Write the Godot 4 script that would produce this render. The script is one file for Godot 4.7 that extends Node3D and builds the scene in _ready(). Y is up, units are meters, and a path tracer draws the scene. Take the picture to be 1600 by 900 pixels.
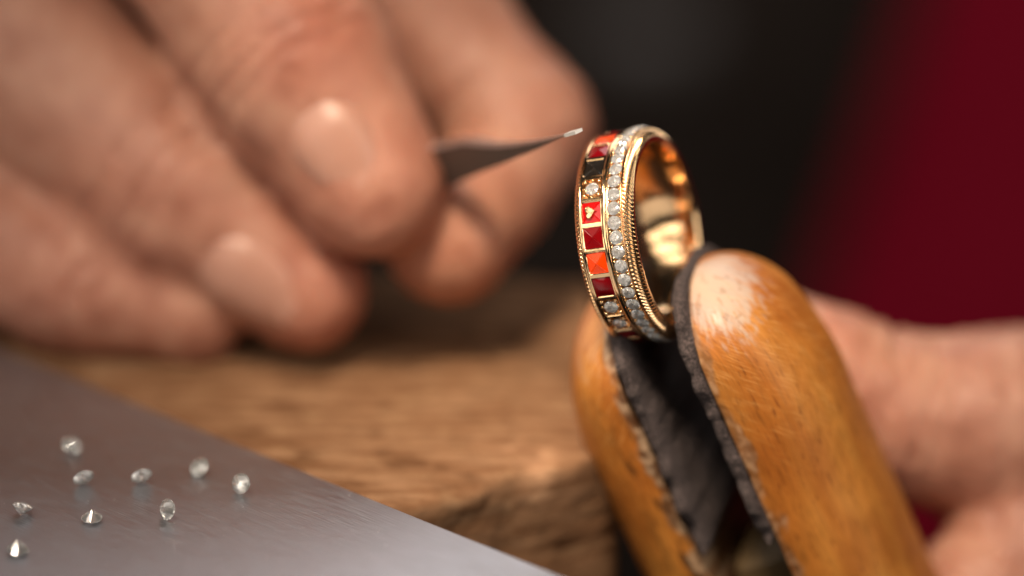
extends Node3D
# A goldsmith's bench pin seen through a macro lens. Shapes are written in millimetres and scaled to metres (MM) when they are committed.

const MM := 0.001
var taken := {}
var mats := {}
var rng := RandomNumberGenerator.new()
var noise := FastNoiseLite.new()


# ---------------------------------------------------------------- mesh building
class Shape:
	var v := PackedVector3Array()
	var uv := PackedVector2Array()
	var uv2 := PackedVector2Array()
	var col := PackedColorArray()
	var idx := PackedInt32Array()
	var sharp := {}

	func put(p: Vector3, t := Vector2.ZERO, c := Color.WHITE) -> int:
		v.append(p)
		uv.append(t)
		col.append(c)
		return v.size() - 1

	func face(a: int, b: int, c: int) -> void:
		idx.append(a)
		idx.append(b)
		idx.append(c)

	func tri(a: Vector3, b: Vector3, c: Vector3) -> void:
		var n := v.size()
		put(a)
		put(b)
		put(c)
		face(n, n + 1, n + 2)

	func quad(a: Vector3, b: Vector3, c: Vector3, d: Vector3) -> void:
		tri(a, b, c)
		tri(a, c, d)

	# rows x cols of points from fn(i, j) -> Vector3; wrap joins the last column to the first
	func grid(rows: int, cols: int, fn: Callable, wrap := false, uvs = null, tint = null) -> void:
		var first := v.size()
		for i in rows:
			for j in cols:
				put(fn.call(i, j), uvs.call(i, j) if uvs != null else Vector2(float(j) / cols, float(i) / rows), tint.call(i, j) if tint != null else Color.WHITE)
		for i in rows - 1:
			for j in (cols if wrap else cols - 1):
				var k := (j + 1) % cols
				var a := first + i * cols + j
				var b := first + i * cols + k
				face(a, b, b + cols)
				face(a, b + cols, a + cols)

	# a closed tube or ball of rings about a path, both ends capped by a point
	func ball(at: Vector3, r: float, rings := 5, sides := 8) -> void:
		grid(rings, sides, func(i, j):
			var lat = -PI / 2 + PI * float(i) / (rings - 1)
			var lon = TAU * j / sides
			return at + r * Vector3(cos(lat) * cos(lon), sin(lat), cos(lat) * sin(lon)), true)

	func mesh(turned := false) -> ArrayMesh:
		var vol := 0.0
		var mid := Vector3.ZERO
		for p in v:
			mid += p
		mid /= maxf(v.size(), 1)
		var n := PackedVector3Array()
		n.resize(v.size())
		for t in range(0, idx.size(), 3):
			var a := v[idx[t]]
			var b := v[idx[t + 1]]
			var c := v[idx[t + 2]]
			var f := (b - a).cross(c - a)
			vol += (a - mid).dot(f)
			n[idx[t]] += f
			n[idx[t + 1]] += f
			n[idx[t + 2]] += f
		var out := (vol > 0.0) != turned
		var pts := PackedVector3Array()
		pts.resize(v.size())
		for k in v.size():
			n[k] = (n[k] if out else -n[k]).normalized()
			pts[k] = v[k] * 0.001
		var order := idx.duplicate()
		if out:
			for t in range(0, idx.size(), 3):
				order[t + 1] = idx[t + 2]
				order[t + 2] = idx[t + 1]
		var arr := []
		arr.resize(Mesh.ARRAY_MAX)
		arr[Mesh.ARRAY_VERTEX] = pts
		arr[Mesh.ARRAY_NORMAL] = n
		arr[Mesh.ARRAY_TEX_UV] = uv
		arr[Mesh.ARRAY_COLOR] = col
		if uv2.size() == v.size():
			arr[Mesh.ARRAY_TEX_UV2] = uv2
		arr[Mesh.ARRAY_INDEX] = order
		var m := ArrayMesh.new()
		m.add_surface_from_arrays(Mesh.PRIMITIVE_TRIANGLES, arr)
		return m


func numbered(called: String) -> String:
	taken[called] = taken.get(called, -1) + 1
	return called if taken[called] == 0 else "%s_%03d" % [called, taken[called]]


func obj(called: String, m: Mesh, material: Material, parent: Node3D = self) -> MeshInstance3D:
	var o := MeshInstance3D.new()
	if parent == self:
		o.name = numbered(called)
	else:
		var n := 0
		for c in parent.get_children():
			if str(c.name) == called or str(c.name).begins_with(called + "_0") or str(c.name).begins_with(called + "_1"):
				n += 1
		o.name = called if n == 0 else "%s_%03d" % [called, n]
	o.mesh = m
	o.material_override = material
	parent.add_child(o, true)
	return o


func tag(o: Node3D, label: String, category := "", group := "", kind := "") -> Node3D:
	o.set_meta("label", label)
	if category:
		o.set_meta("category", category)
	if group:
		o.set_meta("group", group)
	if kind:
		o.set_meta("kind", kind)
	return o


func thing(called: String, at: Vector3, label: String, category: String, group := "") -> Node3D:
	var o := Node3D.new()
	o.name = numbered(called)
	add_child(o, true)
	o.position = at * MM
	tag(o, label, category, group)
	return o


# ---------------------------------------------------------------- materials
func plain(called: String, color: Color, rough: float, metal := 0.0, spec := 0.5) -> StandardMaterial3D:
	var m := StandardMaterial3D.new()
	m.resource_name = called
	m.albedo_color = color
	m.roughness = rough
	m.metallic = metal
	m.metallic_specular = spec
	m.cull_mode = BaseMaterial3D.CULL_DISABLED
	mats[called] = m
	return m


func picture(w: int, h: int, fn: Callable) -> ImageTexture:
	var im := Image.create(w, h, false, Image.FORMAT_RGB8)
	for y in h:
		for x in w:
			im.set_pixel(x, y, fn.call(x, y))
	return ImageTexture.create_from_image(im)


func fbm(seed_: int, freq: float, oct := 4) -> FastNoiseLite:
	var n := FastNoiseLite.new()
	n.seed = seed_
	n.noise_type = FastNoiseLite.TYPE_SIMPLEX_SMOOTH
	n.frequency = freq
	n.fractal_octaves = oct
	return n


func seamless(seed_: int, freq: float, ramp: Array, size := 512, oct := 5) -> NoiseTexture2D:
	var t := NoiseTexture2D.new()
	t.width = size
	t.height = size
	t.seamless = true
	t.noise = fbm(seed_, freq, oct)
	if ramp.size():
		var g := Gradient.new()
		g.offsets = PackedFloat32Array(ramp.map(func(r): return r[0]))
		g.colors = PackedColorArray(ramp.map(func(r): return r[1]))
		t.color_ramp = g
	return t


func triplanar(m: StandardMaterial3D, scale: Vector3) -> void:
	m.uv1_triplanar = true
	m.uv1_scale = scale


func make_materials() -> void:
	var gold := plain("gold", Color(1.0, 0.835, 0.64), 0.13, 1.0)
	gold.heightmap_enabled = true
	gold.heightmap_texture = seamless(3, 0.02, [], 256)
	gold.heightmap_scale = 0.0004
	triplanar(gold, Vector3.ONE * 300)
	plain("gold_satin", Color(1.0, 0.825, 0.63), 0.19, 1.0)
	var d := plain("diamond", Color(1, 1, 1, 0.13), 0.0)
	d.transparency = BaseMaterial3D.TRANSPARENCY_ALPHA
	d.refraction_enabled = true
	d.refraction_scale = 0.14
	var p := d.duplicate()
	p.resource_name = "set_diamond"
	p.albedo_color = Color(1, 1, 1, 0.2)
	mats["set_diamond"] = p
	for g in [["red_gem", Color(0.66, 0.025, 0.025)], ["ruby_gem", Color(0.45, 0.012, 0.03)], ["garnet_gem", Color(0.42, 0.02, 0.05)], ["orange_gem", Color(0.86, 0.25, 0.03)], ["smoky_gem", Color(0.10, 0.085, 0.075)]]:
		var m := plain(g[0], g[1], 0.2, 0.0, 0.35)
		m.clearcoat_enabled = true
		m.clearcoat = 0.35
		m.clearcoat_roughness = 0.03
	# skin: blotchy pink and tan with a fine grain
	var skin := plain("skin", Color(1, 1, 1), 0.5, 0.0, 0.45)
	skin.albedo_texture = seamless(11, 0.012, [[0.0, Color(0.57, 0.375, 0.305)], [0.45, Color(0.675, 0.475, 0.40)], [0.7, Color(0.72, 0.53, 0.45)], [1.0, Color(0.755, 0.585, 0.50)]])
	skin.vertex_color_use_as_albedo = true
	triplanar(skin, Vector3.ONE * 22)
	skin.heightmap_enabled = true
	skin.heightmap_texture = seamless(12, 0.06, [], 512)
	skin.heightmap_scale = 0.009
	skin.subsurf_scatter_enabled = true
	skin.subsurf_scatter_strength = 0.12
	var nail := plain("nail", Color(0.73, 0.525, 0.455), 0.36, 0.0, 0.5)
	nail.subsurf_scatter_enabled = true
	nail.subsurf_scatter_strength = 0.1


# ---------------------------------------------------------------- brilliant-cut stone, girdle of one millimetre, table up +Y
func brilliant() -> ArrayMesh:
	var s := Shape.new()
	var T := []
	var M := []
	var G := []
	var H := []
	var L := []
	for i in 8:
		var a := TAU * i / 8
		var b := a + TAU / 16
		T.append(Vector3(cos(a) * 0.29, 0.165, sin(a) * 0.29))
		M.append(Vector3(cos(b) * 0.405, 0.09, sin(b) * 0.405))
		L.append(Vector3(cos(b) * 0.13, -0.335, sin(b) * 0.13))
	for j in 16:
		var a := TAU * j / 16
		G.append(Vector3(cos(a) * 0.5, 0.012, sin(a) * 0.5))
		H.append(Vector3(cos(a) * 0.5, -0.012, sin(a) * 0.5))
	var C := Vector3(0, -0.435, 0)
	for i in 8:
		var k := (i + 1) % 8
		var p := (i + 7) % 8
		s.tri(Vector3(0, 0.165, 0), T[k], T[i])
		s.tri(T[i], T[k], M[i])
		s.tri(T[i], M[i], G[2 * i])
		s.tri(T[i], G[2 * i], M[p])
		s.tri(M[i], G[2 * i + 1], G[2 * i])
		s.tri(M[i], G[(2 * i + 2) % 16], G[2 * i + 1])
		s.tri(C, L[p], H[2 * i])
		s.tri(C, H[2 * i], L[i])
		s.tri(L[i], H[2 * i], H[2 * i + 1])
		s.tri(L[i], H[2 * i + 1], H[(2 * i + 2) % 16])
	for j in 16:
		var k := (j + 1) % 16
		s.tri(G[j], G[k], H[k])
		s.tri(G[j], H[k], H[j])
	return s.mesh()


# ---------------------------------------------------------------- the ring. Its own axes: x along the axle, z towards the heart, y up.
const RW := 6.32
const RO := 10.75
const CELLS := 26


func rp(a: float, u: float, r: float) -> Vector3:
	return Vector3(u - RW / 2, -sin(a) * r, cos(a) * r)


func revolve(s: Shape, profile: Array, n := 220) -> void:
	s.grid(profile.size(), n, func(i, j): return rp(TAU * j / n, profile[i][0], profile[i][1]), true)


func flute(u0: float, side: float, width: float, drop: float, ridges: int, twist: float, depth: float) -> ArrayMesh:
	var s := Shape.new()
	var n := ridges * 6
	s.grid(11, n, func(i, j):
		var f = float(i) / 10
		var phi = f * deg_to_rad(84)
		var u = u0 + side * width * sin(phi)
		var r = RO - drop + drop * cos(phi)
		var fade = smoothstep(0.0, 0.12, f) * smoothstep(1.0, 0.88, f)
		var ph = TAU * (float(j) / n * ridges)
		var k = depth * (pow(0.5 + 0.5 * cos(ph), 0.7) - 1.0) * fade
		var a = TAU * j / n + twist * f
		return rp(a, u + side * sin(phi) * k, r + cos(phi) * k), true)
	return s.mesh()


func make_ring() -> void:
	var ring := thing("ring", Vector3.ZERO, "gold band ring set with coloured squares and a row of diamonds, gripped in the clamp", "ring")
	var axle := RING_AXLE.normalized()
	var near: Vector3 = (VIEW - VIEW.dot(axle) * axle).normalized()
	ring.transform = Transform3D(Basis(axle, near.cross(axle), near), RING_AT * MM)
	var gold: Material = mats["gold"]
	var satin: Material = mats["gold_satin"]
	# the band: inner wall, edges and rails as one metal body
	var s := Shape.new()
	var inner := []
	for i in 13:
		var f := float(i) / 12
		inner.append([0.28 + f * (RW - 0.56), 9.02 + 0.26 * pow(absf(2 * f - 1), 3.0)])
	revolve(s, inner)
	revolve(s, [[RW - 0.28, 9.28], [RW - 0.14, 9.36], [RW - 0.04, 9.5], [RW - 0.01, 9.66], [RW - 0.02, 9.84]])
	revolve(s, [[0.28, 9.28], [0.14, 9.36], [0.04, 9.5], [0.01, 9.66], [0.02, 9.84]])
	revolve(s, [[0.74, RO - 0.3], [0.74, RO - 0.03]])
	revolve(s, [[0.74, RO - 0.03], [0.78, RO + 0.02], [0.9, RO + 0.02], [0.94, RO - 0.03]])
	revolve(s, [[0.94, RO - 0.03], [0.94, RO - 0.1]])
	revolve(s, [[3.20, RO - 0.1], [3.20, RO + 0.03]])
	revolve(s, [[3.20, RO + 0.03], [3.25, RO + 0.09], [3.37, RO + 0.12], [3.52, RO + 0.12], [3.63, RO + 0.08], [3.67, RO + 0.01]])
	revolve(s, [[3.67, RO + 0.01], [3.72, RO - 0.05], [3.94, RO - 0.04], [3.98, RO - 0.12], [4.02, RO - 0.6]])
	revolve(s, [[4.02, RO - 0.6], [5.00, RO - 0.6]])
	revolve(s, [[5.00, RO - 0.6], [5.02, RO - 0.12], [5.08, RO - 0.04], [5.18, RO - 0.04]])
	revolve(s, [[5.18, RO - 0.04], [5.20, RO + 0.05], [5.26, RO + 0.08], [5.32, RO + 0.05], [5.36, RO - 0.08]])
	revolve(s, [[5.36, RO - 0.08], [5.39, RO - 0.08], [5.41, RO - 0.02]])
	obj("band", s.mesh(), gold, ring)
	var ff := obj("fluted_edge", flute(5.41, 1.0, RW - 5.42, 0.93, 150, 0.075, 0.17), satin, ring)
	ff.set_meta("label", "slanting fluted edge beside the diamonds")
	var bf := obj("fluted_edge", flute(0.74, -1.0, 0.72, 0.9, 150, -0.05, 0.17), satin, ring)
	bf.set_meta("label", "fluted edge on the far side of the squares")
	# the rail of square windows
	var w := Shape.new()
	var step := TAU / CELLS
	var kinds := []
	for c in CELLS:
		var k := c if c < CELLS / 2 else c - CELLS
		kinds.append({-5: "orange", -4: "garnet", -3: "smoky", -2: "diamond", -1: "heart", 0: "red", 1: "orange", 2: "cushion", 3: "diamond", 4: "diamond", 5: "garnet"}.get(k, ["red", "diamond", "orange", "smoky", "garnet", "diamond"][posmod(k, 6)]))
	var u0 := 0.94
	var u1 := 3.2
	var wu := 0.1
	var wa := 0.07
	for c in CELLS:
		var a0 := deg_to_rad(-1.4) + step * (c - 0.5)
		var deep := 0.85 if kinds[c] == "diamond" else 0.42
		# loops of a cell: outline, window, bevel, foot of the walls
		var loops := []
		for l in [[0.0, 0.0, 0.0], [wu, wa, 0.0], [wu + 0.05, wa + 0.025, 0.06], [wu + 0.06, wa + 0.03, deep]]:
			loops.append([u0 + l[0], u1 - l[0], a0 + step * l[1], a0 + step * (1.0 - l[1]), RO - l[2]])
		var edge := func(l: Array, t: int) -> Vector3:
			var e := t / 6
			var f := float(t % 6) / 6
			match e:
				0: return rp(lerpf(l[2], l[3], f), l[0], l[4])
				1: return rp(l[3], lerpf(l[0], l[1], f), l[4])
				2: return rp(lerpf(l[3], l[2], f), l[1], l[4])
			return rp(l[2], lerpf(l[1], l[0], f), l[4])
		for q in 3:
			w.grid(2, 24, func(i, j): return edge.call(loops[q + i], j), true)
		var fl: Array = loops[3]
		w.grid(4, 4, func(i, j): return rp(lerpf(fl[2], fl[3], i / 3.0), lerpf(fl[0], fl[1], j / 3.0), fl[4]))
	obj("square_window_rail", w.mesh(), gold, ring)
	# stones of the squares
	var cut := brilliant()
	var beads := Shape.new()
	for c in CELLS:
		var a := deg_to_rad(-1.4) + step * c
		var k: String = kinds[c]
		var mid := (u0 + u1) / 2
		var hu := (u1 - u0) / 2 - wu - 0.04
		var ha := step * (0.5 - wa - 0.024)
		if k == "diamond":
			stone(ring, "square_set_diamond", cut, a, mid, 1.5, RO - 0.16)
			for p in [[-1, -1], [-1, 1], [1, -1], [1, 1]]:
				beads.ball(rp(a + ha * 0.74 * p[0], mid + hu * 0.76 * p[1], RO - 0.13), 0.2)
			for p in [[-1, 0], [1, 0], [0, 1], [0, -1]]:
				beads.ball(rp(a + ha * 0.9 * p[0], mid + hu * 0.92 * p[1], RO - 0.24), 0.13)
			continue
		var g := Shape.new()
		var rise := 0.2 if k in ["red", "orange", "garnet"] else 0.1
		var corner := func(sa: float, su: float, r: float) -> Vector3: return rp(a + ha * sa, mid + hu * su, r)
		var P := [corner.call(-1.0, -1.0, RO - 0.1), corner.call(-1.0, 1.0, RO - 0.1), corner.call(1.0, 1.0, RO - 0.1), corner.call(1.0, -1.0, RO - 0.1)]
		var Q := [corner.call(-1.0, -1.0, RO - 0.41), corner.call(-1.0, 1.0, RO - 0.41), corner.call(1.0, 1.0, RO - 0.41), corner.call(1.0, -1.0, RO - 0.41)]
		if k == "cushion":
			g.grid(9, 9, func(i, j):
				var x = i / 4.0 - 1.0
				var y = j / 4.0 - 1.0
				return rp(a + ha * x, mid + hu * y, RO - 0.1 + 0.2 * (1.0 - pow(absf(x), 2.4)) * (1.0 - pow(absf(y), 2.4))))
			for e in 4:
				g.quad(P[e], P[(e + 1) % 4], Q[(e + 1) % 4], Q[e])
			g.quad(Q[0], Q[1], Q[2], Q[3])
		else:
			# four sloping faces that meet along an engraved cross
			var top: Vector3 = corner.call(0.0, 0.0, RO - 0.1 + rise)
			for e in 4:
				var A: Vector3 = P[e]
				var B: Vector3 = P[(e + 1) % 4]
				var A2 := A.lerp(B, 0.05)
				var B2 := B.lerp(A, 0.05)
				var t2 := top.lerp((A + B) / 2, 0.06)
				g.tri(A2, B2, t2)
				var down: Vector3 = (Q[e] - A).normalized() * 0.05
				var deep_top: Vector3 = top + down
				g.tri(A2, t2, deep_top)
				g.tri(A2, deep_top, A + down)
				g.tri(B2, deep_top, t2)
				g.tri(B2, B + down, deep_top)
				g.tri(A, A2, A + down)
				g.tri(B2, B, B + down)
				g.quad(B, A, Q[e], Q[(e + 1) % 4])
			g.quad(Q[3], Q[2], Q[1], Q[0])
		var look: Material = mats[{"heart": "red_gem", "red": "ruby_gem", "orange": "orange_gem", "garnet": "garnet_gem", "cushion": "garnet_gem", "smoky": "smoky_gem"}[k]]
		var body := obj({"heart": "red_square", "red": "red_square", "orange": "orange_square", "garnet": "garnet_square", "cushion": "garnet_square", "smoky": "black_square"}[k], g.mesh(), look, ring)
		if k == "heart":
			body.set_meta("label", "bright red square with a raised gold heart")
			var h := Shape.new()
			var pt := func(t: float, f: float, r: float) -> Vector3:
				var x := 16 * pow(sin(t), 3)
				var y := 13 * cos(t) - 5 * cos(2 * t) - 2 * cos(3 * t) - cos(4 * t)
				var q := Vector2(-y - 2.5, x).rotated(-0.16) * 0.041 * f   # lobes to the left, point to the right
				return rp(a + q.y / RO, mid + q.x, r)
			var prof := [[1.02, RO - 0.1], [1.0, RO + 0.14], [0.94, RO + 0.19], [0.8, RO + 0.21], [0.4, RO + 0.22], [0.02, RO + 0.22]]
			h.grid(prof.size(), 40, func(i, j): return pt.call(TAU * j / 40, prof[i][0], prof[i][1]), true)
			obj("gold_heart", h.mesh(), satin, body)
	# the row of diamonds
	var row := 46
	for i in row:
		var a := TAU * i / row
		stone(ring, "pave_diamond", cut, a, 4.5, 1.42, RO + 0.03)
		for e in [[-1, -0.2], [-1, 0.2], [1, -0.2], [1, 0.2]]:
			var b: float = a + TAU / row * (0.5 + 0.62 * e[1])
			beads.ball(rp(b, 4.5 + e[0] * 0.57, RO + 0.02), 0.125)
	obj("setting_beads", beads.mesh(), gold, ring).set_meta("kind", "stuff")


func stone(ring: Node3D, called: String, cut: Mesh, a: float, u: float, size: float, r: float) -> void:
	var o := obj(called, cut, mats["set_diamond"], ring)
	var out := Vector3(0, -sin(a), cos(a))
	var b := Basis(Vector3.RIGHT, out, Vector3.RIGHT.cross(out))
	b = b * Basis(Vector3.UP, rng.randf() * TAU) * Basis(Vector3.RIGHT, rng.randf_range(-0.13, 0.13))
	o.transform = Transform3D(b.scaled(Vector3.ONE * size), rp(a, u, r) * MM)


# ---------------------------------------------------------------- ring clamp: two wooden jaws lined with leather
# own axes: x from jaw to jaw, y up the handle to the tips, z towards the camera
const JAW_W := 10.2
const JAW_T := 9.6
const JAW_L := 84.0


func tongue(d: float, dome: float) -> float:   # half width of the flat face d millimetres below the tip
	if d >= dome:
		return 1.0
	var f := 1.0 - d / dome
	return pow(maxf(0.0, 1.0 - pow(f, 2.2)), 0.5)


func jaw_grain(seed_: int) -> ImageTexture:
	var a := fbm(seed_, 0.006, 4)
	var c := fbm(seed_ + 2, 1.0, 2)
	var sc := fbm(seed_ + 3, 1.0, 2)
	return picture(640, 1280, func(x, y):
		# across the jaw 30 mm, down the jaw 84 mm
		var mm = y / 1280.0 * JAW_L
		var g = a.get_noise_2d(x * 0.9, y * 0.25)
		var base = Color(0.675, 0.40, 0.15).lerp(Color(0.775, 0.525, 0.24), clampf(0.5 + g * 1.1, 0, 1))
		base = base.lerp(Color(0.50, 0.25, 0.07), smoothstep(-0.05, 0.45, a.get_noise_2d(x * 0.5 + 900, y * 0.5)) * 0.3)
		base = base.darkened(clampf(c.get_noise_2d(x * 0.22, y * 0.012) * 0.22, 0, 0.2))
		# the short dark pores of beech
		var pore = smoothstep(0.5, 0.66, c.get_noise_2d(x * 0.13 + 300, y * 0.018 + 70))
		base = base.lerp(Color(0.36, 0.17, 0.05), pore * 0.55)
		# scratches across the varnish
		var sx = sc.get_noise_2d((x * 0.8 + y * 0.62) * 0.012, (y * 0.8 - x * 0.62) * 0.33)
		return base.lerp(Color(0.86, 0.66, 0.42), smoothstep(0.28, 0.55, sx) * 0.6 * smoothstep(26.0, 10.0, mm)))


# wear laid over the grain: bare tip, chipped grey border along the leather, grime
func jaw_wear(seed_: int, dirty: float) -> ImageTexture:
	var b := fbm(seed_ + 1, 1.0, 4)
	var im := Image.create(512, 1024, false, Image.FORMAT_RGBA8)
	for y in 1024:
		for x in 512:
			var u := x / 511.0
			var mm := y / 1023.0 * JAW_L
			var w := u * 30.0
			var e := minf(u, 1.0 - u) * 30.0      # millimetres from the leather
			var n := b.get_noise_2d(w * 0.9, mm * 0.5)
			var tone := clampf(0.5 + 1.5 * b.get_noise_2d(w * 0.7 + 90, mm * 0.5), 0, 1)
			var tip := smoothstep(7.6, 3.4, mm + n * 3.0 + absf(u - 0.2) * 11.0) * lerpf(0.78, 0.16, dirty)
			var rim := smoothstep(1.0, 0.3, e + b.get_noise_2d(w * 0.3, mm * 0.16) * 1.2) * lerpf(0.5, 0.8, dirty)
			var grime := smoothstep(0.05, 0.4, b.get_noise_2d(w * 0.5 + 500, mm * 0.16)) * smoothstep(4.6, 0.8, e) * smoothstep(9.0, 15.0, mm) * smoothstep(36.0, 28.0, mm) * dirty
			var c := Color(0.72, 0.695, 0.67).lerp(Color(0.44, 0.40, 0.37), smoothstep(0.22, 0.5, b.get_noise_2d(w * 0.35 + 40, mm * 0.9 + 7)) * 0.4)
			c = c.lerp(Color(0.66, 0.57, 0.47).lerp(Color(0.25, 0.2, 0.165), tone), rim / maxf(rim + tip, 0.01))
			c = c.lerp(Color(0.12, 0.085, 0.06), grime / maxf(maxf(rim, tip) + grime, 0.01))
			c.a = clampf(maxf(maxf(tip, rim), grime * 0.9), 0.0, 1.0)
			im.set_pixel(x, y, c)
	return ImageTexture.create_from_image(im)


func jaw(parent: Node3D, side: float, gap: float, tex: Texture2D, wear: Texture2D, drop: float) -> void:
	var s := Shape.new()
	var rows := 130
	var cols := 64
	var n := fbm(40 + int(side), 0.5, 3)
	var station := func(i: int) -> float:
		var f := float(i) / (rows - 1)
		return JAW_L * pow(f, 1.9)
	s.grid(rows, cols, func(i, j):
		var d = station.call(i)
		var k = tongue(d, 9.5)
		var kt = tongue(d, 17.5)
		var phi = PI * float(j) / (cols - 1)
		var cz = signf(cos(phi)) * pow(absf(cos(phi)), 0.9)
		var p = Vector3(gap + JAW_T * kt * pow(sin(phi), 0.85), -d - drop, JAW_W * k * cz)
		var e = minf(j, cols - 1 - j)
		var rough = 0.2 * n.get_noise_3d(p.x * 0.4, p.y * 0.5, p.z * 0.4) * exp(-e * 0.8)
		var hump = 0.16 * n.get_noise_3d(p.x * 0.2, p.y * 0.2, p.z * 0.2)
		# a step is cut into the edge where the leather ends
		var cut = 0.9 * smoothstep(29.0, 29.6, d) * exp(-e * 0.7)
		p += Vector3(rough + hump - cut * 0.3, rough * 0.5, -signf(cos(phi)) * (absf(rough) + cut * 0.2))
		return Vector3(p.x * side, p.y, p.z), false, func(i, j):
			var d = station.call(i)
			return Vector2(0.5 + (float(j) / (cols - 1) - 0.5) * (0.12 + 0.88 * tongue(d, 9.5)), (d + 0.0) / JAW_L))
	for i in rows:
		for j in cols:
			s.uv2.append(Vector2(float(j) / (cols - 1), station.call(i) / JAW_L))
	# the flat inner face
	s.grid(rows, 7, func(i, j):
		var d = station.call(i)
		return Vector3(side * gap, -d - drop, JAW_W * tongue(d, 9.5) * (1.0 - j / 3.0)), false, func(i, j): return Vector2(0.004, station.call(i) / JAW_L))
	s.grid(2, cols, func(i, j):
		var phi = PI * float(j) / (cols - 1)
		return Vector3(side * (gap + i * JAW_T * pow(sin(phi), 0.85)), -JAW_L - drop, JAW_W * cos(phi)))
	var m := plain("jaw_wood_%d" % int(side + 2), Color(1, 1, 1), 0.55, 0.0, 0.35)
	m.albedo_texture = tex
	m.clearcoat_enabled = true
	m.clearcoat = 0.2
	m.clearcoat_roughness = 0.3
	m.heightmap_enabled = true
	m.heightmap_texture = seamless(51, 0.03, [], 512)
	m.heightmap_scale = 0.012
	m.uv1_scale = Vector3(1, 1, 1)
	while s.uv2.size() < s.v.size():
		s.uv2.append(Vector2(0.004, s.uv[s.uv2.size()].y))
	m.detail_enabled = true
	m.detail_albedo = wear
	m.detail_uv_layer = BaseMaterial3D.DETAIL_UV_2
	m.detail_blend_mode = BaseMaterial3D.BLEND_MODE_MIX
	obj("wooden_jaw", s.mesh(), m, parent)
	# leather pad, thick and frayed
	var l := Shape.new()
	var ln := fbm(60 + int(side), 0.9, 4)
	var wave := fbm(70 + int(side), 0.16, 2)
	var lr := 210
	var lc := 60
	var thick := 2.0
	l.grid(lr, lc, func(i, j):
		var f = float(i) / (lr - 1)
		var d = -0.6 + 28.0 * f
		var ends = minf(1.0, sqrt(clampf(f * 18.0, 0, 1))) * minf(1.0, sqrt(clampf((1.0 - f) * 26.0, 0, 1)))
		var half = (JAW_W + 0.1) * tongue(d + 0.9, 9.6) + 0.25 + 0.9 * wave.get_noise_2d(d * 1.3, 3.0)
		var phi = TAU * float(j) / lc
		var cz = signf(cos(phi)) * pow(absf(cos(phi)), 0.35)
		var cx = signf(sin(phi)) * pow(absf(sin(phi)), 0.5)
		var t = (thick * 0.5 + 0.3 * wave.get_noise_2d(d * 0.9, 40.0 + cz)) * ends
		var p = Vector3(gap - thick * 0.5 + cx * t + 0.12, -d - drop, half * cz)
		var k = 0.2 * ln.get_noise_3d(p.x * 0.35, p.y * 0.35, p.z * 0.35) + 0.16 * ln.get_noise_3d(p.x * 5, p.y * 5, p.z * 5)
		p += Vector3(cx * k, k * 0.5, cz * k)
		return Vector3(p.x * side, p.y, p.z), true)
	obj("leather_pad", l.mesh(), mats["leather"], parent)


func make_clamp() -> void:
	var lm := plain("leather", Color(1, 1, 1), 0.85, 0.0, 0.35)
	lm.albedo_texture = seamless(21, 0.03, [[0.0, Color(0.13, 0.115, 0.11)], [0.5, Color(0.275, 0.245, 0.245)], [0.72, Color(0.40, 0.345, 0.34)], [1.0, Color(0.60, 0.52, 0.51)]], 512)
	triplanar(lm, Vector3.ONE * 180)
	lm.heightmap_enabled = true
	lm.heightmap_texture = seamless(22, 0.06, [], 512)
	lm.heightmap_scale = 0.02
	var clamp := thing("ring_clamp", Vector3.ZERO, "worn wooden hand clamp with leather lined jaws holding the gold ring", "clamp")
	var down := CLAMP_DOWN.normalized()
	var across := CLAMP_ACROSS
	across = (across - across.dot(down) * down).normalized()
	clamp.transform = Transform3D(Basis(across, -down, across.cross(-down)), CLAMP_AT * MM)
	jaw(clamp, 1.0, 4.3, jaw_grain(31), jaw_wear(31, 0.2), 0.0)
	jaw(clamp, -1.0, 4.6, jaw_grain(35), jaw_wear(35, 1.0), -0.6)
	# the wedge that spreads the jaws from below
	var wedge := Shape.new()
	wedge.grid(8, 24, func(i, j):
		var d = [31.0, 31.0, 31.6, 40.0, 60.0, 84.0, 96.0, 96.0][i]
		var k = [0.0, 0.86, 1.0, 1.0, 1.0, 1.0, 1.0, 0.0][i]
		var ph = TAU * j / 24
		var c = signf(cos(ph)) * pow(absf(cos(ph)), 0.3)
		var z = signf(sin(ph)) * pow(absf(sin(ph)), 0.3)
		return Vector3(c * k * (4.0 + (d - 31.0) * 0.012), -d, -1.0 + z * k * 7.2), true)
	var wm := plain("wedge_wood", Color(0.30, 0.235, 0.14), 0.6)
	obj("wedge", wedge.mesh(), wm, clamp)
	var rivet := Shape.new()
	rivet.grid(7, 16, func(i, j):
		var f = [[0.0, -17.0], [2.6, -16.6], [2.8, -15.4], [1.6, -15.0], [1.6, 15.0], [2.8, 15.4], [0.0, 17.0]][i]
		return Vector3(f[1], -62.0 + f[0] * sin(TAU * j / 16), f[0] * cos(TAU * j / 16)), true)
	obj("hinge_pin", rivet.mesh(), mats["steel"], clamp)


# ---------------------------------------------------------------- hands: a field of tapered bones, meshed as surface nets
func bone(p: Vector3, a: Vector3, b: Vector3, ra: float, rb: float) -> float:
	var ab := b - a
	var t := clampf((p - a).dot(ab) / ab.length_squared(), 0.0, 1.0)
	return p.distance_to(a + ab * t) - lerpf(ra, rb, t)


func smin(a: float, b: float, k: float) -> float:
	var h := maxf(k - absf(a - b), 0.0) / k
	return minf(a, b) - h * h * k * 0.25


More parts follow.
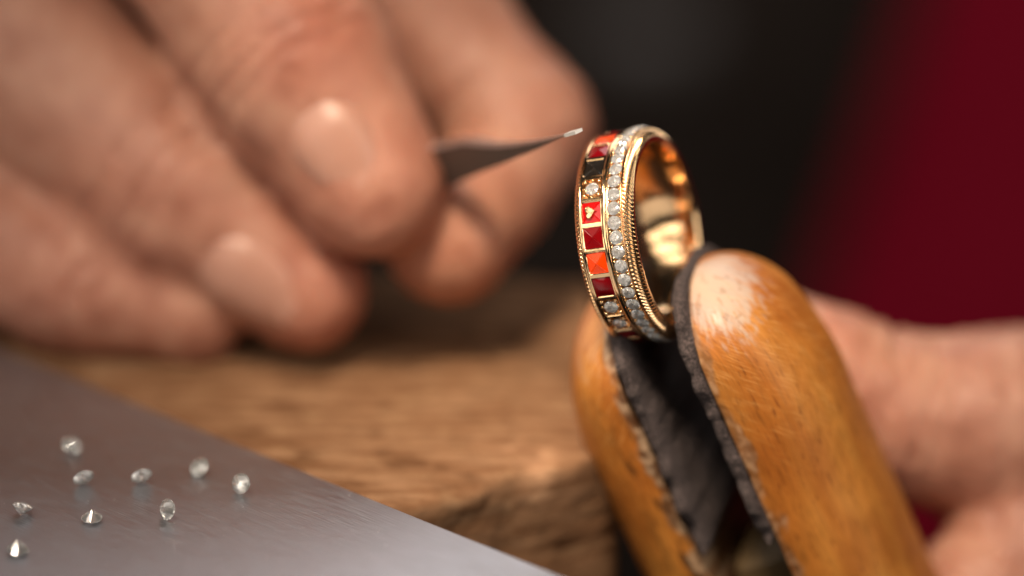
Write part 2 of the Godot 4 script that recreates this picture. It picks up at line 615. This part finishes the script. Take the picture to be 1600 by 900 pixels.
func flesh(chains: Array, h: float, lumps: float, seed_: int, creases := []) -> Shape:
	var lo := Vector3.ONE * 1e6
	var hi := Vector3.ONE * -1e6
	for c in chains:
		for q in c.at.size():
			lo = lo.min(c.at[q] - Vector3.ONE * (c.r[q] + 4 * h))
			hi = hi.max(c.at[q] + Vector3.ONE * (c.r[q] + 4 * h))
	var nx := int((hi.x - lo.x) / h) + 2
	var ny := int((hi.y - lo.y) / h) + 2
	var nz := int((hi.z - lo.z) / h) + 2
	var field := PackedFloat32Array()
	field.resize(nx * ny * nz)
	field.fill(1000.0)
	for c in chains:
		var own := {}
		for q in c.at.size() - 1:
			var a: Vector3 = c.at[q]
			var b: Vector3 = c.at[q + 1]
			var ra: float = c.r[q]
			var rb: float = c.r[q + 1]
			var m := Vector3.ONE * (maxf(ra, rb) + 5.0)
			var l := ((a.min(b) - m - lo) / h).max(Vector3.ZERO)
			var u := ((a.max(b) + m - lo) / h).min(Vector3(nx - 1, ny - 1, nz - 1))
			for z in range(int(l.z), int(u.z) + 1):
				for y in range(int(l.y), int(u.y) + 1):
					var row := (z * ny + y) * nx
					for x in range(int(l.x), int(u.x) + 1):
						var d := bone(lo + Vector3(x, y, z) * h, a, b, ra, rb)
						if d < 5.0:
							var i := row + x
							own[i] = smin(own[i], d, c.k) if own.has(i) else d
		for i in own:
			field[i] = smin(field[i], own[i], 1.1)
	# a few soft lumps, the knuckles and veins of a working hand
	var n := fbm(seed_, 0.11, 3)
	var s := Shape.new()
	var made := {}
	var step := [1, nx, nx * ny]
	for z in nz - 1:
		for y in ny - 1:
			var row := (z * ny + y) * nx
			for x in nx - 1:
				var i := row + x
				if absf(field[i]) > 2.2 * h:
					continue
				var sum := Vector3.ZERO
				var count := 0
				for e in 12:
					var ax: int = e / 4
					var o1 := (e % 4) & 1
					var o2 := (e % 4) >> 1
					var off := Vector3i(0, o1, o2) if ax == 0 else Vector3i(o1, 0, o2) if ax == 1 else Vector3i(o1, o2, 0)
					var p := i + off.x + off.y * nx + off.z * nx * ny
					var f0 := field[p]
					var f1 := field[p + step[ax]]
					if (f0 < 0.0) != (f1 < 0.0):
						var t := f0 / (f0 - f1)
						var q := Vector3(off)
						q[ax] += t
						sum += q
						count += 1
				if count:
					var at := lo + (Vector3(x, y, z) + sum / count) * h
					var grad := Vector3(field[i + 1] - field[i], field[i + nx] - field[i], field[i + nx * ny] - field[i]).normalized()
					at += grad * n.get_noise_3dv(at) * lumps
					for cr in creases:      # skin folds across the joints: [joint, axis, reach]
						var rel: Vector3 = at - cr[0]
						if rel.length() < cr[2]:
							var along: float = rel.dot(cr[1]) + 0.35 * sin(rel.dot(cr[1].cross(Vector3.UP)) * 0.9 + cr[2])
							for k in 4:
								at -= grad * (0.62 if k % 2 else 0.4) * exp(-pow((along + (k - 1.5) * 2.1) / 0.55, 2.0))
					made[i] = s.put(at, Vector2.ZERO, Color.WHITE)
	for i in made:
		for ax in 3:
			var j: int = i
			var f0 := field[j]
			var f1 := field[j + step[ax]]
			if (f0 < 0.0) == (f1 < 0.0):
				continue
			var b: int = step[(ax + 1) % 3]
			var c: int = step[(ax + 2) % 3]
			if not (made.has(j - b) and made.has(j - c) and made.has(j - b - c)):
				continue
			var w: Array = [made[j - b - c], made[j - c], made[j], made[j - b]]
			if f0 < 0.0:
				s.face(w[0], w[1], w[2])
				s.face(w[0], w[2], w[3])
			else:
				s.face(w[2], w[1], w[0])
				s.face(w[3], w[2], w[0])
	return s


# skin that is redder at the joints and tips, paler over the knuckle bones
func blush(s: Shape, spots: Array) -> void:
	for i in s.v.size():
		var c := Color(1, 1, 1)
		for sp in spots:
			var k := exp(-s.v[i].distance_squared_to(sp[0]) / (sp[1] * sp[1]))
			c = c.lerp(sp[2], k)
		s.col[i] = c


func nail(parent: Node3D, dip: Vector3, tip: Vector3, r_dip: float, r: float, facing: Vector3, length: float, width: float, shift: float) -> void:
	var t := (tip - dip).normalized()
	var nd := (facing - facing.dot(t) * t).normalized()
	var sd := t.cross(nd)
	var s := Shape.new()
	var place := func(i: int, j: int, lift: float) -> Vector3:
		var v := i / 14.0
		var x := j / 8.0 - 1.0
		var round := 1.0 - 0.12 * pow(maxf(0.0, 1.0 - v * 2.2), 2.0) - 0.3 * pow(maxf(0.0, v - 0.6) / 0.4, 2.0)
		var al := x * round * width / r
		var along := (v - 0.5) * length + shift + (0.5 * (1.0 - x * x) if i == 14 else 0.0) - (0.9 * (1.0 - x * x) if i == 0 else 0.0)
		var rad := lerpf(r, r_dip, clampf(-along / tip.distance_to(dip), 0.0, 1.0)) + lift - 0.7 * pow(absf(x), 4.0) - 0.55 * pow(maxf(0.0, 0.35 - v) / 0.35, 2.0) - 0.9 * v * v * v
		return tip + t * along + (nd * cos(al) + sd * sin(al)) * rad
	s.grid(15, 17, func(i, j): return place.call(i, j, 0.6))
	s.grid(15, 17, func(i, j): return place.call(i, 16 - j, -0.1))
	s.grid(2, 17, func(i, j): return place.call(14, j, 0.28 - 0.38 * i))
	obj("fingernail", s.mesh(), mats["nail"], parent)


func make_hands() -> void:
	var redder := Color(0.95, 0.70, 0.64)
	var paler := Color(1.1, 1.06, 1.0)
	var tan := Color(0.95, 0.80, 0.62)
	# the hand with the graver, its fingers resting on the bench pin
	var ia := [Vector3(-50.15, 67.69, -74.08), Vector3(-37.23, 46.93, -53.37), Vector3(-23.45, 32.18, -37.11), Vector3(-14.82, 21.46, -28.25)]
	var ma := [Vector3(-82.07, 57.5, -75.95), Vector3(-56.65, 29.9, -50.94), Vector3(-37.52, 17.4, -37.94), Vector3(-22.29, 8.117, -30.3)]
	var ra := [Vector3(-99.67, 37.74, -71.15), Vector3(-68.45, 12.65, -46.21), Vector3(-48.4, 7.317, -36), Vector3(-34.91, 4.485, -32.47)]
	var la := [Vector3(-108.4, 15.33, -73.94), Vector3(-80.98, -1.623, -55), Vector3(-62.46, -3.713, -47.41), Vector3(-49.88, -2.852, -45.6)]
	var ta := [Vector3(-52.31, 56.22, -104), Vector3(-24.3, 43.75, -76.16), Vector3(-12.62, 29.61, -59.63), Vector3(1.278, 19.89, -47.38), Vector3(-2.519, 15.85, -38.88), Vector3(-6.631, 13.55, -31.73)]
	var chains := [
		{"at": ia, "r": [12.0, 11.4, 10.5, 8.1], "k": 3.5},
		{"at": ma, "r": [12.5, 11.9, 10.1, 6.8], "k": 3.5},
		{"at": ra, "r": [11.5, 9.6, 8.2, 6.0], "k": 3.5},
		{"at": la, "r": [10.5, 8.4, 7.3, 5.6], "k": 3.5},
		{"at": ta, "r": [16.0, 12.5, 10.6, 7.2, 6.4, 7.2], "k": 4.0},
		{"at": [Vector3(-48.49, 68.23, -72.13), Vector3(-82.07, 57.5, -75.95), Vector3(-100.6, 36.41, -74.94), Vector3(-109.3, 13.84, -77.66)], "r": [13.0, 13.0, 12.5, 11.0], "k": 6.0},
		{"at": [Vector3(-52.31, 57.62, -104.7), Vector3(-93.85, 63.19, -107.3), Vector3(-116.4, 39.64, -100.7), Vector3(-108.2, 79.19, -132.4)], "r": [15.0, 20.0, 17.0, 24.0], "k": 8.0},
	]
	var hand := thing("hand", Vector3(-73.62, 60.43, -83.94), "hand with curled fingers resting on the bench pin, holding the steel graver", "hand")
	var folds := []
	for c in chains.slice(0, 5):
		for q in range(1, c.at.size() - 1):
			folds.append([c.at[q], (c.at[q + 1] - c.at[q - 1]).normalized(), c.r[q] * 1.5])
	var body := flesh(chains, 1.15, 0.3, 81, folds)
	blush(body, [[ia[3], 8.0, redder], [ia[2] + Vector3(0.3, 0.604, 0.822) * 8, 7.0, redder], [ma[3], 8.0, redder], [ma[2], 9.0, redder], [ra[2], 9.0, redder], [ta[5], 8.0, tan], [ta[3], 7.0, paler]])
	for i in body.v.size():
		body.v[i] -= hand.position / MM
	obj("skin", body.mesh(), mats["skin"], hand)
	var off: Vector3 = hand.position / MM
	nail(hand, ia[2] - off, ia[3] - off, 10.5, 8.15, Vector3(-0.2, 0.468, 0.885), 8.6, 4.3, -3.1)
	nail(hand, ma[2] - off, ma[3] - off, 9.9, 6.9, Vector3(-0.62, 0.247, 0.767), 9.5, 4.6, -3.6)
	nail(hand, ta[4] - off, ta[5] - off, 6.4, 7.2, Vector3(0.3, -0.105, -1.054), 9.0, 4.6, -1.0)
	# the hand that steadies the clamp from behind
	var tb := [Vector3(29.32, 2.749, -26.14), Vector3(34.49, 0.123, -24.92), Vector3(41.49, -4.081, -24.06), Vector3(52.81, -6.12, -25.32), Vector3(64.69, -8.014, -29.95), Vector3(83.86, -20.54, -37.35)]
	var ib := [Vector3(90.22, -16.54, -50.25), Vector3(70.97, -16.14, -30.58), Vector3(57.19, -16.16, -19.54), Vector3(50.12, -22.01, -12.39), Vector3(43.62, -23.61, -8.339)]
	var mb := [Vector3(94.01, -29.16, -48.78), Vector3(75.93, -29.05, -28.97), Vector3(62.98, -29.18, -17.88), Vector3(54.76, -33.43, -11.48), Vector3(48.29, -35.52, -8.301)]
	var rb := [Vector3(96.35, -41.29, -47.53), Vector3(79.53, -42.17, -27.27), Vector3(67.82, -42.09, -16.27), Vector3(59.48, -45.03, -10.48), Vector3(52.93, -46.47, -7.607)]
	var lb := [Vector3(98.72, -52.23, -46.85), Vector3(84.28, -54.59, -28.1), Vector3(73.78, -54.37, -17.16), Vector3(66, -56.66, -11.68), Vector3(60.05, -58.09, -8.807)]
	chains = [
		{"at": tb, "r": [6.0, 7.2, 8.6, 10.4, 11.2, 15.0], "k": 3.0},
		{"at": ib, "r": [12.0, 10.0, 8.6, 8.0, 6.6], "k": 3.5},
		{"at": mb, "r": [12.0, 10.0, 9.0, 8.2, 6.8], "k": 3.5},
		{"at": rb, "r": [11.0, 9.6, 8.6, 7.8, 6.4], "k": 3.5},
		{"at": lb, "r": [10.0, 8.4, 7.6, 7.0, 5.8], "k": 3.5},
		{"at": [Vector3(84.63, -21.77, -41.2), Vector3(91.03, -18.34, -53.83), Vector3(94.85, -31.06, -52.31), Vector3(99.58, -54.3, -50.3), Vector3(118.4, -48.66, -68.37)], "r": [14.0, 13.0, 13.0, 11.5, 19.0], "k": 7.0},
	]
	var other := thing("hand", Vector3(88.34, -26.31, -43.49), "blurred hand steadying the wooden clamp from behind, thumb laid along it", "hand")
	folds = []
	for c in chains.slice(0, 5):
		for q in range(1, c.at.size() - 1):
			folds.append([c.at[q], (c.at[q + 1] - c.at[q - 1]).normalized(), c.r[q] * 1.5])
	body = flesh(chains, 1.15, 0.3, 83, folds)
	blush(body, [[tb[1], 9.0, redder], [tb[2] + Vector3(-0.2, 0.985, -0.018) * 8, 6.0, paler], [ib[2], 8.0, redder]])
	off = other.position / MM
	for i in body.v.size():
		body.v[i] -= off
	obj("skin", body.mesh(), mats["skin"], other)
	nail(other, tb[1] - off, tb[0] - off, 7.2, 6.0, Vector3(0.2, 0.604, -0.834), 10.0, 5.0, -0.5)
	nail(other, ib[3] - off, ib[4] - off, 8.0, 6.6, Vector3(0.3, -0.073, 1.027), 10.0, 5.0, -0.5)


# ---------------------------------------------------------------- the graver
func make_graver() -> void:
	var g := thing("graver", GRAVER_TIP, "dark steel graver with a bright ground tip pointing at the ring", "tool")
	# outline in the plane of the blade (x along it, y up), tip at the origin
	var ax := (Vector3(6.65, 35.96, -7.98) - Vector3(-7.452, 23.84, -27.7)).normalized()
	var flat := Vector3(0.1, 0.332, 0.949)
	flat = (flat - flat.dot(ax) * ax).normalized()
	g.basis = Basis(ax, flat.cross(ax), flat)
	var loc := func(p: Vector3) -> Vector3: return g.basis.inverse() * (p - GRAVER_TIP)
	var top := [Vector3(6.586, 36.08, -8.034), Vector3(5.46, 35.1, -9.542), Vector3(4.261, 34.06, -11.2), Vector3(2.601, 32.68, -13.73), Vector3(0.786, 31.39, -16.3), Vector3(-0.989, 30.29, -18.83), Vector3(-2.521, 29.59, -21.09), Vector3(-4.138, 28.95, -23.38), Vector3(-5.933, 27.24, -27.11), Vector3(-8.167, 25.62, -30.61), Vector3(-13.9, 21.9, -38.58), Vector3(-21.33, 17.89, -47.35)]
	var low := [Vector3(6.586, 35.79, -7.899), Vector3(5.46, 34.81, -9.407), Vector3(4.261, 33.53, -10.95), Vector3(2.601, 31.68, -13.26), Vector3(0.786, 29.87, -15.6), Vector3(-0.989, 28.08, -17.8), Vector3(-2.521, 26.61, -19.7), Vector3(-4.138, 25.08, -21.57), Vector3(-5.933, 22.66, -24.98), Vector3(-8.167, 20.32, -28.14), Vector3(-13.9, 15.85, -35.76), Vector3(-21.33, 11.71, -44.47)]
	var s := Shape.new()
	var rows := top.size()
	for side in [1.0, -1.0]:
		s.grid(rows, 2, func(i, j):
			var a: Vector3 = loc.call(top[i])
			var b: Vector3 = loc.call(low[i])
			var t = clampf(0.3 + i * 0.09, 0.3, 1.1)
			return Vector3(lerpf(a.x, b.x, j), lerpf(a.y - 0.3 * minf(1.0, 0.3 + i * 0.15), b.y + 0.12, j), side * t))
	s.grid(rows, 2, func(i, j):
		var b: Vector3 = loc.call(low[i])
		return Vector3(b.x, b.y + 0.12, (j * 2 - 1) * clampf(0.3 + i * 0.09, 0.3, 1.1)))
	obj("blade", s.mesh(), mats["dark_steel"], g)
	var e := Shape.new()
	e.grid(rows, 5, func(i, j):
		var a: Vector3 = loc.call(top[i])
		var t = clampf(0.3 + i * 0.09, 0.3, 1.1)
		var f = j / 2.0 - 1.0
		return Vector3(a.x, a.y - 0.3 * minf(1.0, 0.3 + i * 0.15) * pow(absf(f), 2.0), f * t))
	obj("polished_back", e.mesh(), mats["bright_steel"], g)
	var f := Shape.new()
	var a0: Vector3 = loc.call(Vector3(6.645, 36.23, -7.771))
	var a1: Vector3 = loc.call(Vector3(6.709, 35.94, -7.636))
	var a2: Vector3 = loc.call(Vector3(5.64, 35.21, -8.622))
	var a3: Vector3 = loc.call(Vector3(5.48, 35.47, -8.744))
	var o := Vector3(0, 0, 0.46)
	f.quad(a0 + o, a1 + o, a2 + o, a3 + o)
	f.quad(a3 - o, a2 - o, a1 - o, a0 - o)
	f.quad(a0 - o, a1 - o, a1 + o, a0 + o)
	f.quad(a3 + o, a3 - o, a0 - o, a0 + o)
	f.quad(a1 + o, a1 - o, a2 - o, a2 + o)
	obj("ground_tip", f.mesh(), plain("ground_steel", Color(0.9, 0.89, 0.88), 0.5, 0.8), g)


# ---------------------------------------------------------------- bench pin, steel plate
func bench_texture() -> ImageTexture:
	var a := fbm(90, 1.0, 4)
	var b := fbm(91, 0.012, 4)
	return picture(512, 512, func(x, y):
		var g = a.get_noise_2d(x * 0.008, y * 0.06)
		var f = a.get_noise_2d(x * 0.03 + 200, y * 0.3)
		var c = Color(0.57, 0.415, 0.305).lerp(Color(0.71, 0.555, 0.435), clampf(0.5 + g * 1.2, 0, 1))
		c = c.darkened(clampf(f * 0.25, 0, 0.25))
		var st = b.get_noise_2d(x, y * 1.7)
		c = c.lerp(Color(0.36, 0.24, 0.16), smoothstep(0.15, 0.6, st) * 0.45)
		return c.lerp(Color(0.80, 0.66, 0.52), smoothstep(0.25, 0.6, b.get_noise_2d(x * 1.5 + 700, y * 2.5)) * 0.5))


func make_bench() -> void:
	var m := plain("bench_wood", Color(1, 1, 1), 0.85, 0.0, 0.15)
	m.albedo_texture = bench_texture()
	m.uv1_triplanar = true
	m.uv1_scale = Vector3(17, 17, 17)
	m.heightmap_enabled = true
	m.heightmap_texture = seamless(95, 0.03, [], 512)
	m.heightmap_scale = 0.03
	# plan outline, front edge first
	var plan := [Vector3(-23.48, 0, 12.02), Vector3(-10.35, 0, 3.848), Vector3(-2.616, 0, -0.987), Vector3(0, 0, -2.529), Vector3(3.29, 0, -3.658), Vector3(7.946, 0, -6.361), Vector3(10.9, 0, -8.086), Vector3(10.18, 0, -29.89), Vector3(9.828, 0, -50.28), Vector3(-7.311, 0, -52.36), Vector3(-58.59, 0, -53.24), Vector3(-123.6, 0, -49.76), Vector3(-137.5, 0, 18.5)]
	var rim := []
	for i in plan.size():
		var p: Vector3 = plan[i]
		var q: Vector3 = plan[(i + 1) % plan.size()]
		var cuts := maxi(2, int(p.distance_to(q) / 1.4))
		for k in cuts:
			rim.append(p.lerp(q, float(k) / cuts))
	var mid := Vector3.ZERO
	for p in rim:
		mid += p / rim.size()
	var n := fbm(97, 0.12, 4)
	var lev := [[0.0, -26.0], [0.0, -18.0], [0.0, -10.0], [0.0, -5.0], [0.0, -2.4], [0.12, -1.2], [0.5, -0.45], [1.2, -0.1], [2.4, 0.0], [6.0, 0.0], [14.0, 0.0], [28.0, 0.0]]
	var s := Shape.new()
	m.vertex_color_use_as_albedo = true
	var mark := [Vector3(2.404, 0, -10.12), Vector3(3.026, 0, -3.516), Vector3(2.379, -3, -4.117), Vector3(0.804, -8, -7.811), Vector3(-0.819, -14, -13.46)]
	s.grid(lev.size() + 1, rim.size(), func(i, j):
		if i == lev.size():
			return mid
		var p: Vector3 = rim[j]
		var inward = (mid - p).normalized()
		var q = p + inward * lev[i][0] + Vector3(0, lev[i][1], 0)
		var k = n.get_noise_3dv(q)
		var side = smoothstep(2.0, 0.0, lev[i][0])
		return q + inward * k * 1.4 * side + Vector3(0, (n.get_noise_3d(q.x * 1.5, 80, q.z * 1.5) * 0.9 - 0.1) * smoothstep(-6.0, 0.0, lev[i][1]) * exp(-lev[i][0] * 0.25), 0), true)
	# a pale rubbed streak over the front edge
	for k in s.v.size():
		var d := 99.0
		for q in 4:
			d = minf(d, bone(s.v[k], mark[q], mark[q + 1], 0.0, 0.0))
		s.col[k] = Color(0.62, 0.60, 0.57).lerp(Color(1, 1, 1), smoothstep(2.2, 0.4, d))
	var pin := obj("bench_pin", s.mesh(), m)
	tag(pin, "scarred wooden bench pin beneath the hand and the steel plate", "bench pin")


func make_plate() -> void:
	var m := plain("brushed_steel", Color(0.66, 0.665, 0.69), 0.34, 1.0)
	var a := fbm(101, 1.0, 3)
	var b := fbm(102, 0.012, 3)
	m.roughness_texture = picture(1024, 1024, func(x, y):
		var k = 0.5 + 0.2 * a.get_noise_2d(x * 0.006, y * 0.16) + 0.03 * b.get_noise_2d(x, y)
		return Color(k, k, k))
	m.roughness_texture_channel = BaseMaterial3D.TEXTURE_CHANNEL_RED
	m.roughness = 0.86
	m.heightmap_enabled = true
	m.heightmap_texture = picture(1024, 1024, func(x, y):
		var k = 0.5 + 0.4 * a.get_noise_2d(x * 0.006 + 50, y * 0.2) + 0.25 * maxf(0.0, a.get_noise_2d(x * 0.02 + 9, y * 0.9 + 300))
		return Color(k, k, k))
	m.heightmap_scale = 0.0028
	var near := Vector3(4.945, 2, 22.07)
	var far := Vector3(-44.92, 2, -19.59)
	var along := (near - far).normalized()
	var out := Vector3(-along.z, 0, along.x)      # towards the camera's left
	if out.x > 0:
		out = -out
	var c0 := far - along * 60.0
	var s := Shape.new()
	var L := 165.0
	var W := 120.0
	var prof := [[0.0, -2.0], [0.0, -0.25], [0.08, -0.08], [0.25, 0.0]]
	var inset := func(f: float, g: float, k: float, y: float) -> Vector3: return c0 + along * clampf(f * L, k, L - k) + out * clampf(g * W, k, W - k) + Vector3(0, y, 0)
	var cells := [[0, 0], [1, 0], [1, 1], [0, 1]]
	for e in 4:
		var p: Array = cells[e]
		var q: Array = cells[(e + 1) % 4]
		s.grid(prof.size(), 2, func(i, j): return inset.call(lerpf(p[0], q[0], j), lerpf(p[1], q[1], j), prof[i][0], prof[i][1]))
	s.grid(2, 2, func(i, j): return inset.call(float(j), float(i), 0.25, 0.0), false, func(i, j): return Vector2(j * L / 40.0, i * W / 40.0))
	s.grid(2, 2, func(i, j): return inset.call(float(j), float(i), 0.0, -2.0))
	var plate := obj("steel_plate", s.mesh(), m)
	tag(plate, "brushed steel plate with loose diamonds scattered on it", "plate")


func make_loose_diamonds() -> void:
	var cut := brilliant()
	# where each touches the plate, size, tilt from lying table down, turn
	var list := [
		[Vector3(-45.17, 2, -4.228), 2.05, 180.0, 28.0, 40.0, "loose diamond lying alone farthest from the ring, most blurred of the nine"],
		[Vector3(-43.2, 2, 3.621), 2.0, 180.0, 66.0, 205.0, "tilted loose diamond with a bright spot, directly behind the upside-down one in the middle"],
		[Vector3(-37.36, 2, 3.208), 2.0, 180.0, 64.0, 200.0, "loose diamond on its side in the middle of the back row"],
		[Vector3(-31.71, 2, 0.99), 2.0, 0.0, 44.0, -40.0, "loose diamond tipped to the right, second closest to the plate's edge"],
		[Vector3(-27.25, 2, 4.72), 1.9, 180.0, 62.0, -30.0, "loose diamond on its side closest to the plate's long edge"],
		[Vector3(-48.67, 2, 9.46), 2.0, 0.0, 24.0, 150.0, "loose diamond balanced on its point, face up, at the left edge of the photo"],
		[Vector3(-41.64, 2, 10.93), 1.95, 180.0, 3.0, 10.0, "sharp loose diamond lying face down with its point straight up, nearest to the middle"],
		[Vector3(-34.2, 2, 10.4), 2.0, 180.0, 66.0, -45.0, "sharply seen loose diamond leaning on its side, front stone nearest the ring"],
		[Vector3(-48.25, 2, 17.48), 2.0, 180.0, 5.0, 60.0, "loose diamond lying face down in the lower left corner, nearest the camera"],
	]
	for d in list:
		var o := obj("loose_diamond", cut, mats["diamond"])
		var b := Basis(Vector3.UP, deg_to_rad(d[4])) * Basis(Vector3.RIGHT, deg_to_rad(d[2] + d[3])) * Basis(Vector3.UP, 0.3)
		b = b.scaled(Vector3.ONE * d[1] * 1.08)
		var low := 1e9
		for p in cut.surface_get_arrays(0)[Mesh.ARRAY_VERTEX]:
			low = minf(low, (b * p).y)
		o.transform = Transform3D(b, d[0] * MM - Vector3(0, low - 0.00001, 0))
		tag(o, d[5], "diamond", "loose diamonds scattered on the steel plate")


func make_dust() -> void:
	var s := Shape.new()
	var near := Vector3(4.945, 2, 22.07)
	var far := Vector3(-44.92, 2, -19.59)
	var along := (near - far).normalized()
	var out := Vector3(along.z, 0, -along.x)
	if out.x > 0:
		out = -out
	for k in 170:
		var p: Vector3 = far + along * rng.randf_range(-10, 76) + out * rng.randf_range(0.5, 60)
		s.ball(p + Vector3(0, 0.03, 0), rng.randf_range(0.03, 0.075), 3, 5)
	var d := obj("metal_dust", s.mesh(), mats["bright_steel"])
	tag(d, "fine pale metal dust sprinkled on the steel plate", "dust", "", "stuff")


# ---------------------------------------------------------------- what lies far behind
func make_background() -> void:
	var red := plain("red_cloth", Color(0.58, 0.02, 0.16), 0.85, 0.0, 0.3)
	var dark := plain("dark_leather", Color(0.185, 0.145, 0.125), 0.8, 0.0, 0.4)
	var n := fbm(111, 0.012, 3)
	var sheet := func(a: Vector3, b: Vector3, c: Vector3, d: Vector3, depth: float, thick: float) -> ArrayMesh:
		var s := Shape.new()
		var out := (b - a).cross(d - a).normalized()
		for side in [0.0, thick]:
			s.grid(24, 24, func(i, j):
				var u = j / 23.0
				var v = i / 23.0
				var p: Vector3 = a.lerp(b, u).lerp(d.lerp(c, u), v)
				return p + out * (n.get_noise_2d(p.x * 1.0, p.y * 0.35) * depth - side))
		return s.mesh()
	var apron := obj("dark_apron", sheet.call(Vector3(-512.4, 5.645, -466.6), Vector3(539.3, 5.645, -466.6), Vector3(559.2, -393.7, -313.5), Vector3(-531.2, -393.7, -313.5), 26.0, 3.0), dark)
	var bar := Shape.new()
	var b0 := Vector3(15.82, -93.69, -365.1)
	var b1 := Vector3(36.07, -93.92, -365)
	bar.grid(9, 20, func(i, j):
		var f = clampf((i - 1) / 6.0, 0.0, 1.0)
		var rr = 0.0 if i == 0 or i == 8 else 6.0
		return b0.lerp(b1, f) + Vector3(0, cos(TAU * j / 20), sin(TAU * j / 20)) * rr, true)
	tag(obj("metal_bar", bar.mesh(), mats["dull_steel"]), "small blurred grey metal bar in the dark behind, above the ring", "metal bar")
	tag(apron, "dark blurred apron filling the background behind the ring", "apron")
	var cloth := obj("red_garment", sheet.call(Vector3(121.2, 18.86, -406.6), Vector3(452.8, 7.847, -456.6), Vector3(435.9, -276.1, -291.1), Vector3(3.648, -252.3, -258.1), 16.0, 2.5), red)
	tag(cloth, "dark red cloth garment hanging behind the hand at right", "garment")


# ---------------------------------------------------------------- the scene
const VIEW := Vector3(0, 0.423, 0.906)
const RING_AXLE := Vector3(0.92, 0.264, 0.287)
const RING_AT := Vector3(13.05, 23.24, -10.87)
const CLAMP_DOWN := Vector3(0.4, -0.91, 0.108)
const CLAMP_ACROSS := Vector3(0.876, 0.413, 0.243)
const CLAMP_AT := Vector3(15.11, 18.4, -11.38)
const GRAVER_TIP := Vector3(6.65, 35.96, -7.98)


func lamp(called: String, from: Vector3, to: Vector3, size: Vector2, power: float, color: Color) -> void:
	var l := AreaLight3D.new()
	l.name = numbered(called)
	add_child(l, true)
	l.look_at_from_position(from * MM, to * MM, Vector3.UP if absf((to - from).normalized().y) < 0.98 else Vector3.FORWARD)
	l.area_size = size * MM
	l.area_normalize_energy = true
	l.light_energy = power
	l.light_color = color
	l.area_range = 5.0
	l.shadow_enabled = true


func _ready() -> void:
	rng.seed = 7
	var eye := CameraAttributesPhysical.new()
	eye.frustum_focal_length = 161.2
	eye.frustum_focus_distance = 0.385
	eye.frustum_near = 0.02
	eye.frustum_far = 10.0
	eye.exposure_aperture = 5.8
	var cam := Camera3D.new()
	cam.name = "camera"
	cam.attributes = eye
	cam.fov = 8.514
	cam.near = 0.02
	cam.far = 10.0
	add_child(cam)
	cam.look_at_from_position(Vector3(0, 185.108, 348.928) * MM, Vector3(0, 22.4, 0) * MM, Vector3.UP)
	cam.current = true
	var env := Environment.new()
	env.background_mode = Environment.BG_COLOR
	env.background_color = Color(0.09, 0.085, 0.085)
	env.background_energy_multiplier = 1.0
	env.tonemap_mode = Environment.TONE_MAPPER_LINEAR
	env.tonemap_exposure = 1.0
	env.sdfgi_enabled = true
	env.ssao_enabled = true
	env.ssil_enabled = true
	var we := WorldEnvironment.new()
	we.name = "surroundings"
	we.environment = env
	add_child(we)
	# the goldsmith's lamp, its cone narrowed on the ring
	var goose := SpotLight3D.new()
	goose.name = "bench_lamp"
	add_child(goose)
	goose.look_at_from_position(Vector3(-50, 285, 85) * MM, Vector3(7, 24, -6) * MM, Vector3.UP)
	goose.spot_angle = 12.0
	goose.spot_angle_attenuation = 1.0
	goose.spot_attenuation = 2.0
	goose.spot_range = 5.0
	goose.light_size = 0.032
	goose.light_energy = 0.17
	goose.light_color = Color(1.0, 0.91, 0.80)
	goose.shadow_enabled = true
	# a tall window to the front left, six panes between glazing bars
	var sash := Vector3(-300, 270, 290)
	var toward := (Vector3(10, 20, 0) - sash).normalized()
	var wide := toward.cross(Vector3.UP).normalized()
	var high := wide.cross(toward)
	for i in 2:
		for j in 3:
			lamp("window_pane", sash + wide * (i - 0.5) * 165 + high * (j - 1) * 155, Vector3(10, 20, 0), Vector2(125, 120), 0.014, Color(1.0, 0.95, 0.88))
	lamp("window_right", Vector3(300, 190, 235), Vector3(10, 20, 0), Vector2(180, 220), 0.05, Color(1.0, 0.96, 0.91))
	lamp("window_back", Vector3(60, 420, -520), Vector3(0, 10, 0), Vector2(460, 260), 0.13, Color(1.0, 0.97, 0.95))
	for p in [Vector3(-210, 480, 230), Vector3(150, 520, 330), Vector3(-330, 300, -60)]:
		lamp("ceiling_spot", p, Vector3(0, 10, 0), Vector2(40, 40), 0.032, Color(1.0, 0.95, 0.88))

	make_materials()
	plain("steel", Color(0.55, 0.54, 0.53), 0.35, 1.0)
	plain("dark_steel", Color(0.34, 0.30, 0.28), 0.45, 0.6)
	plain("dull_steel", Color(0.42, 0.40, 0.40), 0.6, 0.3)
	plain("bright_steel", Color(0.88, 0.87, 0.86), 0.28, 1.0)
	make_background()
	make_bench()
	make_plate()
	make_hands()
	make_clamp()
	make_ring()
	make_graver()
	make_loose_diamonds()
	make_dust()
